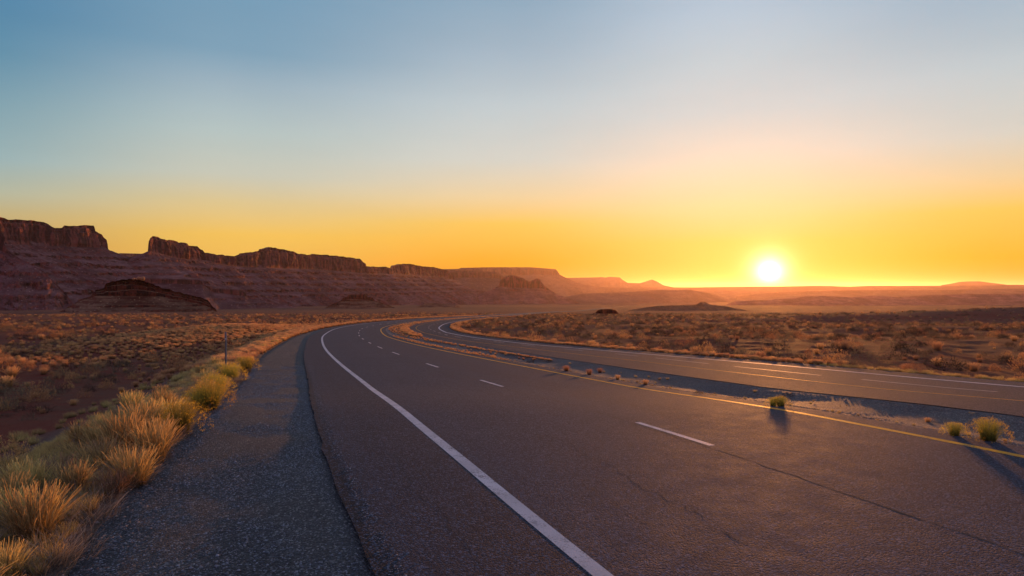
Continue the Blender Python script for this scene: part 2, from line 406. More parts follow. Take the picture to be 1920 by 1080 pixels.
def rock_mat(name, cliff, band, talus, dusty, s=1.0, band_scale=.05, dark=(.06, .026, .02)):
    m, q = mat(name); p = pos(q)
    geo = q.n('ShaderNodeNewGeometry'); nz = q.n('ShaderNodeSeparateXYZ'); q.put(nz.inputs[0], geo.outputs['True Normal'])
    mp = q.n('ShaderNodeMapping'); q.put(mp.inputs[0], p); mp.inputs[3].default_value = (.009 / s, .009 / s, band_scale)
    bands = q.noise(mp.outputs[0], 2.2, 6, .7)
    mp2 = q.n('ShaderNodeMapping'); q.put(mp2.inputs[0], p); mp2.inputs[3].default_value = (.09 / s, .09 / s, .012 / s)
    streak = q.noise(mp2.outputs[0], 1.0, 6, .7)
    n1 = q.noise(p, .012 / s, 7, .62); n2 = q.noise(p, .13 / s, 6, .7)
    cl = q.mix(q.m('MULTIPLY', q.sstep(bands, .4, .62), .55), cliff, band)
    cl = q.mix(q.m('MULTIPLY', q.sstep(streak, .45, .56), .85), cl, dark)
    ta = q.mix(q.sstep(bands, .38, .6), talus, dusty)
    ta = q.mix(q.m('MULTIPLY', q.sstep(n1, .42, .62), .6), ta, tuple(c * .45 for c in talus))
    ta = q.mix(q.m('MULTIPLY', q.sstep(n2, .5, .7), .5), ta, tuple(c * .5 for c in talus))
    v = q.voro(p, .22 / s); vc = q.n('ShaderNodeSeparateXYZ'); q.put(vc.inputs[0], q.voro(p, .22 / s, out='Color'))
    bl = q.m('MULTIPLY', q.sstep(v, .42, .18), q.sstep(vc.outputs[1], .55, .62))
    ta = q.mix(q.m('MULTIPLY', bl, .75), ta, q.mix(vc.outputs[0], tuple(c * .35 for c in talus), tuple(min(.6, c * 2.4) for c in dusty)))
    col = q.mix(q.sstep(nz.outputs[2], .55, .78), cl, ta)
    h = q.m('ADD', q.m('MULTIPLY', n2, 6), q.m('ADD', q.m('MULTIPLY', streak, 6), q.m('MULTIPLY', bl, 2.)))
    return finish(m, q, col, .93, h, .9, .5 * s, .15)
M_MESA = rock_mat('mesa_rock', (.31, .088, .062), (.15, .038, .030), (.17, .055, .048), (.27, .12, .105))
M_BUTTE = rock_mat('dark_butte_rock', (.22, .052, .026), (.10, .022, .012), (.15, .042, .022), (.30, .15, .08), .45, .16, (.03, .012, .008))
M_FAR = rock_mat('far_mesa_rock', (.19, .07, .055), (.15, .05, .045), (.15, .065, .05), (.19, .10, .075), 2.5, .03)
M_SCRUB = rock_mat('scrub_hill', (.10, .055, .035), (.12, .06, .035), (.115, .065, .04), (.16, .10, .06), .35, .1)

# ------------------------------------------------------------------ ground sheet
def build_ground():
    rr = np.r_[0.01, np.geomspace(1.2, 60, 400), np.geomspace(60.5, 700, 330), np.geomspace(706, 50000, 260)]
    a1 = np.radians(np.linspace(-44, 44, 441)); a2 = np.radians(np.linspace(44, 316, 100))[1:-1]
    aa = np.r_[a1, a2]
    R_, A_ = np.meshgrid(rr, aa, indexing='ij')
    X_ = R_ * np.sin(A_); Y_ = R_ * np.cos(A_)
    Z_ = terrain(X_, Y_)
    s, d = sd(X_, Y_); s = s.reshape(X_.shape); d = d.reshape(X_.shape)
    tl = dG(s) - d; tr = d - dFr(s)
    verge = ss(tl, 4.5, 2.0) * (tl > -1) + ss(tr, 1.6, .4) * (tr > -1)
    bare = ss(tl, 2.5, 4.5) * ss(tl, 15, 11) * ss(Y_ + fbm(X_ / 4, Y_ / 4, 2) * 3, 24, 20)
    V = np.stack([X_, Y_, Z_], -1).reshape(-1, 3)
    o = mesh_np('ground', V, grid_faces(len(rr), len(aa), True), M_GROUND, smooth=True, attrs=dict(verge=verge.ravel(), bare=bare.ravel()))
    tag(o, 'red desert ground of the slope and basin on both sides of the highway', 'ground', kind='structure')
build_ground()

def ribbon(name, s0, s1, da, db, m, dz=0.0, n=6, parent=None, prof=None, wob=0.0, step=.5, dzf=None):
    s = np.arange(s0, s1 + 1e-6, step)
    if s1 - s0 > 400: s = np.r_[np.arange(s0, 260, step), np.geomspace(260, s1, 220)]
    t = np.linspace(0, 1, n)
    a = da(s) if callable(da) else np.full(len(s), da); b = db(s) if callable(db) else np.full(len(s), db)
    if wob: a = a + fbm(s * 1.6, s * 0 + .5, 4, 4) * wob
    D = a[:, None] + (b - a)[:, None] * t; SS = np.repeat(s[:, None], n, 1)
    x, y = xy(SS, D); z = B(y) + dz
    if prof is not None: z = z + prof(SS, D, t[None, :])
    if dzf is not None: z = z + dzf(SS)
    V = np.stack([x, y, z], -1).reshape(-1, 3)
    Fq = grid_faces(len(s), n)[:, ::-1]
    return mesh_np(name, V, Fq, m, parent, smooth=True, uv=np.stack([SS, D], -1).reshape(-1, 2))
S_END = 1380
lift = lambda s: np.interp(s, [0, 100, 400, 1400], [0, .01, .06, .3])
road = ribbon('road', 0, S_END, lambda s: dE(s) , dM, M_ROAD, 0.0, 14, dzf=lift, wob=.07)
tag(road, 'dark asphalt highway carriageway with white edge line curving left ahead', 'road', kind='structure')
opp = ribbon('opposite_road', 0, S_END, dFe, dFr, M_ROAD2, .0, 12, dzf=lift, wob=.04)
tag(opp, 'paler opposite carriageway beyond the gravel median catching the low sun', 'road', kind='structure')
gs = ribbon('gravel_shoulder', 0, 620, dG, lambda s: dE(s) + .12, M_GRAVEL, -.035, 14, wob=.22,
            prof=lambda s, d, t: (fbm(s * .9, d * .9, 6, 4) * .03 * np.minimum(t, 1 - t) * 3 - .05 * (1 - ss(t, 0, .12)) - .02 * ss(t, .9, 1)))
tag(gs, 'blue-grey loose gravel shoulder along the left edge of the asphalt', 'gravel shoulder', kind='structure')
md = ribbon('median', 0, S_END, lambda s: dM(s) - .1, lambda s: dFe(s) + .1, M_GRAVEL2, -.006, 12,
            prof=lambda s, d, t: (-.15 * np.sin(np.pi * t) ** 1.5 + fbm(s * .5, d * .8, 16, 4) * .06 * np.sin(np.pi * t)) * (1 - ss(s, 100, 240)), dzf=lift)
tag(md, 'low gravel median strip with dry weeds between the two carriageways', 'median', kind='structure')

mlift = lambda s: lift(s) + np.interp(s, [0, 50, 80, 150, 400], [0, 0, .002, .008, .03])
LW = .15
edge = ribbon('edge_line', 0, 700, lambda s: 0 * s - .02, lambda s: 0 * s + LW - .02, M_WHITE, .0013, 2, road, dzf=mlift, step=.25)
yl = ribbon('yellow_line', 0, 260, lambda s: dY(s) - .06, lambda s: dY(s) + .085, M_YELLOW, .0013, 2, road, dzf=mlift)
tag(yl, 'solid yellow inner edge line')
tag(edge, 'solid white outer edge line')
# lane dashes, read off the photograph for the near ones
def s_of(px, py):
    x, y = bp(px, py); return sd([x], [y])[0][0]
dashes = [(s_of(1345, 835), s_of(1183, 793)), (s_of(955, 725), s_of(902, 713)), (s_of(822, 689), s_of(797, 682)),
          (s_of(753, 665), s_of(737, 660.5)), (s_of(716, 653.5), s_of(706, 650))]
per = dashes[-1][0] - dashes[-2][0]
st = dashes[-1][0]
for k in range(1, 16): dashes.append((st + k * 8.2, st + k * 8.2 + 2.4))
dashes = [(dashes[0][0] - 9.5, dashes[0][0] - 7.2)] + dashes
for a, b in dashes:
    ribbon('lane_dash', a, b, lambda s: dL(s) - .05, lambda s: dL(s) + .055, M_WHITE, .0013, 2, road, dzf=mlift, step=max(.2, (b - a) / 8))
ribbon('edge_line', 0, 700, lambda s: dFw(s), lambda s: dFw(s) + .2, M_WHITE, .0013, 2, opp, dzf=mlift)
ribbon('yellow_line', 0, 260, lambda s: dFy(s), lambda s: dFy(s) + .07, M_YELLOW, .0013, 2, opp, dzf=mlift)
for k in range(34):
    a = 30 + k * 6.2 + (k > 8) * 1
    ribbon('lane_dash', a, a + (4.6 if a < 70 else 2.6), lambda s: dFl(s), lambda s: dFl(s) + .12, M_WHITE2, .0013, 2, opp, dzf=mlift, step=.5)
# longitudinal joint cracks
mC, qC = mat('crack'); finish(mC, qC, (.022, .018, .018), .9)
def crack(s0, s1, dfun, w, amp, seed, m=mC, nm='crack', par=road):
    s = np.arange(s0, s1, .06); wig = fbm(s * 1.3, s * 0, seed, 5, .6) * amp
    ww = w * np.clip(.6 + fbm(s * 2.3, s * 0 + 3, seed + 1, 3) * 1.4, 0.05, 1.3)
    c = dfun(s) + wig
    D = np.stack([c - ww / 2, c + ww / 2], 1); x, y = xy(np.repeat(s[:, None], 2, 1), D); z = B(y) + .0008 + lift(s)[:, None]
    o = mesh_np(nm, np.stack([x, y, z], -1).reshape(-1, 3), grid_faces(len(s), 2)[:, ::-1], m, par); return o
crack(36, 110, lambda s: dL(s) - .12, .03, .07, 31)
crack(47, 66, lambda s: dL(s) * .42 + (s - 47) * .05, .013, .30, 47)
crack(44, 58, lambda s: -.75 + 0 * s, .012, .25, 59)

# loose chips on the shoulder and in the median: real stones near the camera
def stones(name, n, sfun, m, szr, label, sink=.3):
    s, d, keep = sfun(n); x, y = xy(s, d)
    z = B(y) + keep
    k = len(s)
    base = np.array([(1, 0, 0), (-.5, .87, 0), (-.5, -.87, 0), (.1, .1, .8), (.4, -.5, .45)])
    sz = rng.lognormal(0, .35, k) * szr
    th = rng.uniform(0, 6.28, k); j = rng.uniform(.6, 1.3, (k, 5, 3))
    b = base[None] * j; c, sn = np.cos(th)[:, None], np.sin(th)[:, None]
    X_ = (b[..., 0] * c - b[..., 1] * sn) * sz[:, None] + x[:, None]; Y_ = (b[..., 0] * sn + b[..., 1] * c) * sz[:, None] + y[:, None]
    Z_ = b[..., 2] * sz[:, None] * .8 + z[:, None] - sz[:, None] * sink * .5
    fc = np.array([(0, 1, 3), (1, 2, 3), (2, 4, 3), (0, 3, 4), (0, 4, 2)])
    Fq = (np.arange(k)[:, None, None] * 5 + fc[None]).reshape(-1, 3)
    o = mesh_np(name, np.stack([X_, Y_, Z_], -1).reshape(-1, 3), Fq, m)
    return tag(o, label, 'gravel', kind='stuff')
def sh(n):
    s = 40 + (rng.uniform(0, 1, n) ** 1.6) * 32
    t = rng.uniform(0, 1.06, n) + .05 * rng.normal(0, 1, n) * (rng.uniform(0, 1, n) < .3); d = dG(s) + (dE(s) + .1 - dG(s)) * t
    return s, d, np.where(t > 1, .004, -.035 - .05 * (1 - ss(t, 0, .12)) - .02 * ss(t, .9, 1))
stones('gravel', 60000, sh, M_STONE, .0095, 'loose blue-grey stone chips scattered over the gravel shoulder')
def mdn(n):
    s = 44 + (rng.uniform(0, 1, n) ** 1.3) * 50
    t = rng.uniform(0.03, .97, n); d = dM(s) + (dFe(s) - dM(s)) * t
    return s, d, -.008 - .15 * np.sin(np.pi * t) ** 1.5
stones('gravel', 26000, mdn, M_STONE2, .018, 'loose brown stone chips in the median between the carriageways')
def vgn(n):
    s = 42 + (rng.uniform(0, 1, n) ** 1.3) * 24
    d = dG(s) - rng.uniform(-.5, 2.2, n); x, y = xy(s, d); return s, d, terrain(x, y, False) - B(y)
stones('gravel', 14000, vgn, M_STONE2, .010, 'loose brown chips in the dry litter along the grass verge')

# ------------------------------------------------------------------ mesas, buttes and hills
def landform(name, label, top, dep, base=None, foot=-40.0, m=None, step=1.0, slope=1.9, ledges=(), back=160,
             gul=14.0, col=5.0, jag=.6, nt=56, nc=24, seed=1, bedk=.2, tier=.08, cat='mesa', talus_rough=1.0, smooth=False, colw=9.0, camf=.5):
    top = np.array(top, float); px = np.arange(top[0, 0], top[-1, 0] + step, step)
    D = np.interp(px, *np.array(dep, float).T)
    ty = np.interp(px, top[:, 0], top[:, 1]); by = ty + .001 if base is None else np.maximum(np.interp(px, *np.array(base, float).T), ty)
    x = (px - 960) / F_PX * D; zt = CAM_H + (HOR - ty) / F_PX * D; zb = CAM_H + (HOR - by) / F_PX * D
    arc = np.r_[0, np.cumsum(np.hypot(np.diff(x), np.diff(D)))]
    zt = zt + fbm(arc / colw / 1.4, arc * 0, seed + 5, 3) * jag
    ft = foot if not callable(foot) else foot(D)
    zt = np.maximum(zt, ft + .2); zb = np.clip(zb, ft + .1, zt - .05)
    tx = np.gradient(x); tyy = np.gradient(D)
    k = max(3, int(60 / step)) | 1; kk = np.hanning(k + 2)[1:-1]; kk /= kk.sum()
    pad = k // 2
    tx = np.convolve(np.pad(tx, pad, 'edge'), kk, 'valid'); tyy = np.convolve(np.pad(tyy, pad, 'edge'), kk, 'valid')
    l = np.hypot(tx, tyy); nx, ny = tyy / l, -tx / l
    cx, cy = -x, -D; l = np.hypot(cx, cy); cx_, cy_ = cx / l, cy / l; nx = nx * (1 - camf) + cx / l * camf; ny = ny * (1 - camf) + cy / l * camf
    l = np.hypot(nx, ny); nx /= l; ny /= l
    if np.ndim(ft) == 0: ft = np.full(len(px), float(ft))
    # talus: inverse slope integrated over absolute height, with ledges where beds stick out
    u = np.linspace(0, 1, nt); Zt = ft[:, None] + (zb - ft)[:, None] * u
    inv = slope * (1.35 - .55 * u[None]) + 0 * Zt
    for i, (zl, th, strength) in enumerate(ledges):
        zc = zl + fbm(arc / 140, arc * 0 + i, seed + i, 2) * th * .8
        w = np.exp(-((Zt - zc[:, None]) / th) ** 2) * strength * np.clip(.55 + fbm(arc / 75, arc * 0 + i * 3, seed + 40 + i, 3) * 1.5, 0, 1)[:, None]
        bench = np.exp(-((Zt - zc[:, None] - th * 2.0) / (th * 1.2)) ** 2) * strength
        inv = inv * (1 - .985 * np.clip(w * 1.3, 0, 1)) * (1 + 1.1 * bench)
    dz = np.diff(Zt, axis=1); seg = dz * (inv[:, 1:] + inv[:, :-1]) / 2
    off = np.concatenate([np.cumsum(seg[:, ::-1], 1)[:, ::-1], np.zeros((len(px), 1))], 1)
    below = (zb[:, None] - Zt)
    A = arc[:, None]
    off += gul * np.clip(below / (gul * 3), 0, 1.5) * (ridged(A / (gul * 5), below * .004, seed + 3, 4) - .4)
    off += gul * .35 * np.clip(below / (gul * 1.5), 0, 1) * (ridged(A / (gul * 1.4), below * .01, seed + 33, 3) - .4)
    off += talus_rough * fbm(A / 9, Zt / 7, seed + 6, 3) * np.clip(below / 6, 0, 1) * 2.2
    # cliff with columns and recesses
    v = np.linspace(0, 1, nc)[1:]; Zc = zb[:, None] + (zt - zb)[:, None] * v; hc = (zt - zb)[:, None]
    amp = np.clip(hc / 12, 0, 1)
    co = -.10 * hc * v[None] + 0 * Zc
    colm = fbm(A / colw + fbm(A / 40, Zc / 60, seed, 2) * .6, Zc / 90, seed + 11, 4, .6) * col + ridged(A / (colw * 4.5), Zc / 200, seed + 12, 3) * col * 1.1
    bed = fbm(A / 200, Zc / 5.5, seed + 15, 3) * col * bedk
    rim = np.where(v[None] > .86, -.35 * col, 0) - tier * col * (ss(v[None] + .1 * fbm(A / 30, A * 0, seed + 19, 2), .34, .40) + ss(v[None] + .1 * fbm(A / 24, A * 0, seed + 20, 2), .64, .70))
    co = co + amp * (colm + bed + rim - col * .6) * np.minimum(1, v[None] * 6)
    # top and back
    bo = np.array([.08, .3, .7, 1.0, 1.8]) * back
    Zb = np.stack([zt + jag * .3 * fbm(arc / 20, arc * 0 + 9, seed + 21, 2), zt - .02 * (zt - ft), zt - .05 * (zt - ft), zt * .45 + ft * .55, ft - 6], 1)
    OFF = np.concatenate([off + 0, co, -bo[None] * np.clip((zt - ft) / 30, .05, 1)[:, None]], 1)
    ZZ = np.concatenate([Zt, Zc, Zb], 1)
    ZZ[:, 0] = ft - 4
    NX = np.repeat(nx[:, None], OFF.shape[1], 1); NY = np.repeat(ny[:, None], OFF.shape[1], 1)
    NX[:, -5:] = cx_[:, None]; NY[:, -5:] = cy_[:, None]
    V = np.stack([x[:, None] + NX * OFF, D[:, None] + NY * OFF, ZZ], -1)
    o = mesh_np(name, V.reshape(-1, 3), grid_faces(len(px), ZZ.shape[1])[:, ::-1], m or M_MESA, smooth=smooth)
    return tag(o, label, cat, kind='structure')
ftb = lambda D: B(D) - 1.5

MAIN_TOP = [(-480,408),(-300,398),(-150,404),(-60,402),(0,406.8),(7,407.5),(30,411),(62,412.5),(78,416),(87.5,417.5),(99,424),(110,427),(121,427),(124,423),(150,423),(162,421),(176,422.5),(178,428),(179,433),(184,436),(191,439),(195,445),(200,449),(202,457),(203,466),(207,469),(220,475),(237,480.5),(244,482),(246,481),(265,476),(277,471),(278.5,453),(282,446),(287,443),(297,442.5),(305,447),(317,451),(325,450),(332,452),(336,456),(345,454),(352,456),(355,461),(370,460.5),(375,466),(380,468),(386,476),(390,474),(410,477),(442,480.5),(452,477.5),(455,475),(485,471),(500,466),(509,463),(522,465.5),(550,471),(557,475),(567,475.5),(577,478),(590,476.5),(615,478),(645,481),(675,485),(680,490),(686,495),(687,499),(702,500),(715,501),(722,500),(735,503),(739,498),(755,495),(772,495),(790,499),(815,501),(840,507.5),(847,514),(855,525),(865,534),(880,540),(902,545),(930,550),(975,560),(1030,570),(1070,578)]
MAIN_BASE = [(-480,462),(0,457),(100,461),(200,465),(203,467),(244,483),(277,471.5),(300,475),(337,484),(387,490),(440,499),(509,502),(600,505),(690,513),(760,515),(835,520),(855,526),(870,537),(902,546),(1070,579)]
MAIN_DEP = [(-480,1200),(0,1420),(200,1660),(245,1760),(280,1700),(400,1920),(500,2144),(690,2778),(735,2990),(860,3839),(1070,4500)]
landform('mesa', 'long red sandstone mesa ridge with notched cliff crest filling the left horizon', MAIN_TOP, MAIN_DEP, MAIN_BASE, foot=ftb, m=M_MESA, step=1.0,
         ledges=[(-24, 3, 1), (-8, 4.5, 1), (12, 4.5, 1), (32, 3.5, 1), (50, 4.5, 1), (70, 3, .9)], gul=20, col=13, colw=24, jag=4.5, nt=90, nc=34, seed=3, slope=1.6, back=220, bedk=.06, tier=.1, camf=.25, talus_rough=3.5)
landform('mesa', 'rocky spur of red cliff at the far left edge in front of the ridge', [(-330,400),(-160,420),(-40,425),(0,432),(5,440),(7,455),(12,465),(22,476),(40,486),(82,509),(100,528),(118,545),(135,566),(150,584)],
         [(-330,1010),(0,1000),(150,985)], [(-330,470),(0,470),(12,474),(22,478),(40,487),(82,510),(150,585)], foot=ftb, m=M_MESA, step=1.0,
         ledges=[(-12, 3, 1), (6, 3, .9), (22, 3, .8)], gul=12, col=8, colw=15, jag=2.0, nt=60, nc=20, seed=23, slope=1.3, back=90, camf=.9, talus_rough=2.5)
landform('butte', 'dark ledge bench jutting from the foot of the mesa behind the near butte', [(180,560),(205,538),(250,524),(268,522),(300,522.5),(372,524),(379,527),(381,533),(400,540),(425,541),(455,545),(461,549),(463,556),(500,565),(560,577),(600,584)],
         [(180,1180),(380,1250),(600,1400)], [(180,561),(268,531),(378,533),(384,536),(400,548),(459,555),(466,558),(600,585)], foot=ftb, m=M_MESA, step=.9,
         ledges=[(-20, 2, .8), (-30, 1.5, .8)], gul=6, col=3, jag=.5, nt=46, nc=14, seed=29, slope=2.0, back=60, cat='butte', colw=6)
landform('butte', 'dark red stepped butte with pale boulders on top standing before the mesa', [(105,588),(112,585),(150,563),(168,556),(178,548),(180,545),(195,541),(197,535),(200,531),(215,527),(230,524),(250,522.5),(272,527),(295,537),(325,545),(350,552),(375,557),(388,563),(395,570),(402,577),(412,590)],
         [(105,560),(412,620)], [(105,589),(150,564),(172,558),(180,554.5),(250,555),(300,556),(350,565),(380,571),(395,577),(412,591)], foot=ftb, m=M_BUTTE, step=.7,
         ledges=[(-14, .9, .9), (-18, .8, .8)], gul=4.5, col=3.0, bedk=.7, tier=1.2, jag=1.4, nt=44, nc=30, seed=37, slope=1.5, back=40, cat='butte', colw=3.2, talus_rough=.6)
landform('butte', 'small dark stepped butte in front of the middle of the ridge', [(592,586),(600,584),(617,573),(640,563),(642,559),(651,556),(653,552.5),(685,552),(690,557),(699,558),(702,563),(722,570),(752,582),(765,586)],
         [(592,1280),(765,1330)], [(592,587),(640,563.5),(652,561),(690,562),(702,564),(765,587)], foot=ftb, m=M_BUTTE, step=.7, ledges=[(-24, 1.5, 1), (-30, 1.2, .8)], gul=5, col=2, jag=.3, nt=36, nc=14, seed=41, slope=1.6, back=60, cat='butte', colw=5, talus_rough=.7)
landform('butte', 'low dark mound at the foot of the ridge right of the stepped butte', [(760,584),(772,580),(795,570),(810,567.5),(830,570),(852,571),(866,577),(877,582),(885,585)],
         [(760,1500),(885,1600)], None, foot=ftb, m=M_BUTTE, step=.8, ledges=[(-30, 1.5, .8)], gul=5, col=2, jag=.5, nt=36, nc=6, seed=43, slope=2.0, back=60, cat='butte', talus_rough=.7)
landform('mesa', 'sliver of pale blue mesa seen through the notch in the ridge', [(205,477),(225,474.5),(265,475.5),(290,477)], [(205,5200),(290,5200)], [(205,479),(290,479)], foot=ftb, m=M_FAR, step=1, nt=16, nc=10, seed=45, back=500, col=12)
landform('mesa', 'hazy violet flat-topped mesa beyond the right end of the ridge', [(800,506),(842,508),(895,508),(932,510),(940,515),(945,521),(952,528),(975,540),(1010,556)], [(800,5000),(1010,5200)], [(800,520),(935,521),(945,526),(1010,557)], foot=ftb, m=M_FAR, step=1, gul=30, nt=30, nc=14, seed=51, back=500, col=16, colw=40, jag=1)
landform('butte', 'purple haze-softened butte with two rounded knobs right of the ridge', [(895,552),(920,545),(936,535),(937,530),(939,526),(945,520),(956,516),(970,518),(982,522.5),(992,528),(1000,525.5),(1006,522),(1011,523),(1016,530),(1020,535),(1032,544),(1045,552),(1060,558),(1085,568)],
         [(895,3500),(1085,3700)], [(895,553),(937,538),(1018,541),(1032,546),(1085,569)], foot=ftb, m=M_MESA, step=.8, ledges=[(-14, 5, .8), (0, 4, .6)], gul=22, col=9, jag=2.5, nt=44, nc=20, seed=53, slope=1.7, back=160, cat='butte', colw=16)
landform('mesa', 'broad pink hazy mesa with a level top and long right slope', [(780,506),(830,504.5),(860,504),(865,502),(920,501),(995,501),(1042,504.5),(1046,509),(1050,515),(1060,520),(1080,529),(1097,534),(1120,538),(1157,539.7),(1230,541)], [(780,8200),(1230,8600)], [(780,514),(1046,516),(1052,518),(1060,521),(1230,542)], foot=ftb, m=M_FAR, step=1, gul=50, nt=30, nc=12, seed=57, back=900, col=22, colw=60, jag=1)
landform('mesa', 'faint salmon far mesa and pointed peak just left of the setting sun', [(1040,522),(1065,521),(1120,520),(1129,519.5),(1135,520.5),(1142,519),(1162,520),(1167,524.5),(1177,530.5),(1200,531),(1210,528),(1222,524),(1230,527),(1245,535),(1262,538.5)], [(1040,12500),(1262,12500)], None, foot=ftb, m=M_FAR, step=1, gul=70, nt=24, nc=6, seed=59, back=1200, col=20, colw=80, jag=2)
landform('hill', 'low far plateau line drawn along the horizon under the sun', [(1030,539.5),(1130,539),(1250,538.8),(1294,539),(1406,537.6),(1470,537.0),(1537,535.8),(1594,537.4),(1631,536),(1744,536),(1856,535),(1894,534),(1960,534.5),(2100,536)], [(1030,10500),(1500,9500),(2100,8500)], None, foot=ftb, m=M_FAR, step=1.5, gul=90, nt=30, nc=5, seed=61, back=1500, jag=1.5, colw=90, cat='hill', slope=5, smooth=True)
landform('mesa', 'faint flat far mesa above the horizon at the right', [(1765,534.5),(1777,533),(1800,528.5),(1815,527.6),(1837,527.5),(1860,530.5),(1882,533),(1895,535)], [(1765,12800),(1895,12800)], None, foot=ftb, m=M_FAR, step=1, gul=60, nt=20, nc=5, seed=63, back=900, jag=1)
landform('hill', 'hazy maroon tableland descending toward the sun in the middle distance', [(1010,572),(1070,556),(1095,551),(1157,549),(1207,546),(1220,544),(1295,543.5),(1340,552),(1361,560),(1400,572)], [(1010,4300),(1400,5200)], None, foot=ftb, m=M_FAR, step=1, gul=50, nt=34, nc=5, seed=67, back=900, jag=1.5, colw=60, cat='hill', slope=4, smooth=True)
landform('hill', 'second hazy ridge line below the horizon right of the sun', [(1380,556),(1450,549),(1560,545),(1660,543.5),(1760,544),(1850,541),(1990,542)], [(1380,6200),(1990,5600)], None, foot=ftb, m=M_FAR, step=1.5, gul=60, nt=30, nc=5, seed=69, back=900, jag=2, colw=70, cat='hill', slope=5, smooth=True)
landform('hill', 'long rounded hazy ridge right below the setting sun', [(1340,577),(1361,572),(1380,565),(1462,561),(1522,555.4),(1556,555.6),(1597,558),(1642,555),(1680,558),(1725,554.5),(1800,552),(1860,551.5),(1920,551),(2060,553)], [(1340,2700),(1600,2900),(2060,3000)], None, foot=ftb, m=M_MESA, step=1, gul=30, nt=40, nc=5, seed=71, back=500, jag=2, colw=40, cat='hill', slope=4.5, smooth=True, talus_rough=.4)
landform('hill', 'dark scrub hill with a tiny rock knob left of the sunlit plain', [(1140,590),(1170,585),(1190,580),(1215,576),(1232,574),(1256,572.5),(1305,571),(1311,568),(1314,566),(1322,566),(1325,568),(1331,571),(1369,576),(1406,583),(1450,589)], [(1140,830),(1450,900)], None, foot=ftb, m=M_SCRUB, step=.8, gul=6, nt=36, nc=5, seed=73, back=100, jag=.3, colw=8, cat='hill', slope=3.2, talus_rough=.5)
landform('hill', 'dark brown scrub hill at the right edge beyond the plain', [(1600,593),(1624,590.5),(1669,585.6),(1725,582.6),(1800,582.6),(1837,584),(1880,580.5),(1920,579),(2050,577),(2150,580)], [(1600,420),(1800,470),(2150,440)], None, foot=ftb, m=M_SCRUB, step=1, gul=4, nt=40, nc=5, seed=79, back=90, jag=.4, colw=7, cat='hill', slope=4.5, talus_rough=.5)
landform('butte', 'small dark flat-topped outcrop on the plain beyond the curve', [(1098,593),(1107,590),(1117,586),(1120,582),(1127,580.5),(1142,579.5),(1153,581),(1157,584),(1160,588),(1172,592),(1185,596)], [(1098,330),(1185,345)], [(1098,594),(1117,587.5),(1158,588),(1162,590),(1185,597)], foot=ftb, m=M_BUTTE, step=.5, gul=1.2, nt=24, nc=12, seed=83, back=14, col=.6, colw=1.5, jag=.2, cat='butte', slope=1.9, talus_rough=.2)

# pale boulders on the butte top
M_BOULD = stone_mat('pale_boulder', (.45, .17, .06), (.50, .21, .08))
def boulder(x, y, z, r, label):
    n = 9; V = []; 
    ph, th = np.meshgrid(np.linspace(0, np.pi, 7), np.linspace(0, 2 * np.pi, n, False), indexing='ij')
    d = np.stack([np.sin(ph) * np.cos(th), np.sin(ph) * np.sin(th), np.cos(ph)], -1).reshape(-1, 3)
    d = d * (1 + .28 * vnoise(d[:, 0] * 1.7 + x, d[:, 1] * 1.7 + d[:, 2] * 2.1, 5))[:, None] * np.array([1, .9, .95]) * r
    o = mesh_np('boulder', d, grid_faces(7, n, True), M_BOULD); o.location = (x, y, z)
    return tag(o, label, 'boulder', 'boulders on top of the dark butte')
for px, py, r, lb in ((249, 522.6, 1.2, 'small pale boulder, leftmost of four on the dark butte'), (255, 522.6, 1.0, 'smallest pale boulder, second from left on the dark butte'),
                      (259.5, 521.5, 1.6, 'rounded pale boulder, third from left on the dark butte'), (266, 522.4, 2.0, 'largest pale boulder standing upright, rightmost on the dark butte')):
    D_ = 590; boulder((px - 960) / F_PX * D_, D_ + 1.0, CAM_H + (HOR - py) / F_PX * D_ + r * .2 - .4, r, lb)

# ------------------------------------------------------------------ plants
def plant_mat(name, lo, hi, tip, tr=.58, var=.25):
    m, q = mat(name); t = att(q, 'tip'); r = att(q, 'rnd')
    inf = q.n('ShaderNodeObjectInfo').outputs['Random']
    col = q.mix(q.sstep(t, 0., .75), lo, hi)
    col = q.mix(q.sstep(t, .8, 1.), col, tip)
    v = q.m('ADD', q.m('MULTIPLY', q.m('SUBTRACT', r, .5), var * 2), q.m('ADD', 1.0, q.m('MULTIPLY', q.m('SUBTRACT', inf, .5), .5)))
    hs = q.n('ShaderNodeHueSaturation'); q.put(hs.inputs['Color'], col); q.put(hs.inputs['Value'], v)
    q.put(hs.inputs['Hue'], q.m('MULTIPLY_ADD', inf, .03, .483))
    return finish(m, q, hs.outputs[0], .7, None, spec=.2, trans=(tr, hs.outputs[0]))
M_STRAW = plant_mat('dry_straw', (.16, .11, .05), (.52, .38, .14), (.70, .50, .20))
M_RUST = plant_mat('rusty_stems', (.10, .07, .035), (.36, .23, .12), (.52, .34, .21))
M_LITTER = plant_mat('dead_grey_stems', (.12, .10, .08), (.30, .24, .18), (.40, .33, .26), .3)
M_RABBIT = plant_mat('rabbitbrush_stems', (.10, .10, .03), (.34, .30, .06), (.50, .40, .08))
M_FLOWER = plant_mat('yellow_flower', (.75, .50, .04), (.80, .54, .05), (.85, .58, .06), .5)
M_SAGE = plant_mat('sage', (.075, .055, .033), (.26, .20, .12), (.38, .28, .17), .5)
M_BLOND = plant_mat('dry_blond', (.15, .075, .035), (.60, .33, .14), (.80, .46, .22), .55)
M_DARK = plant_mat('dark_twigs', (.04, .026, .018), (.085, .055, .034), (.14, .085, .05), .25)

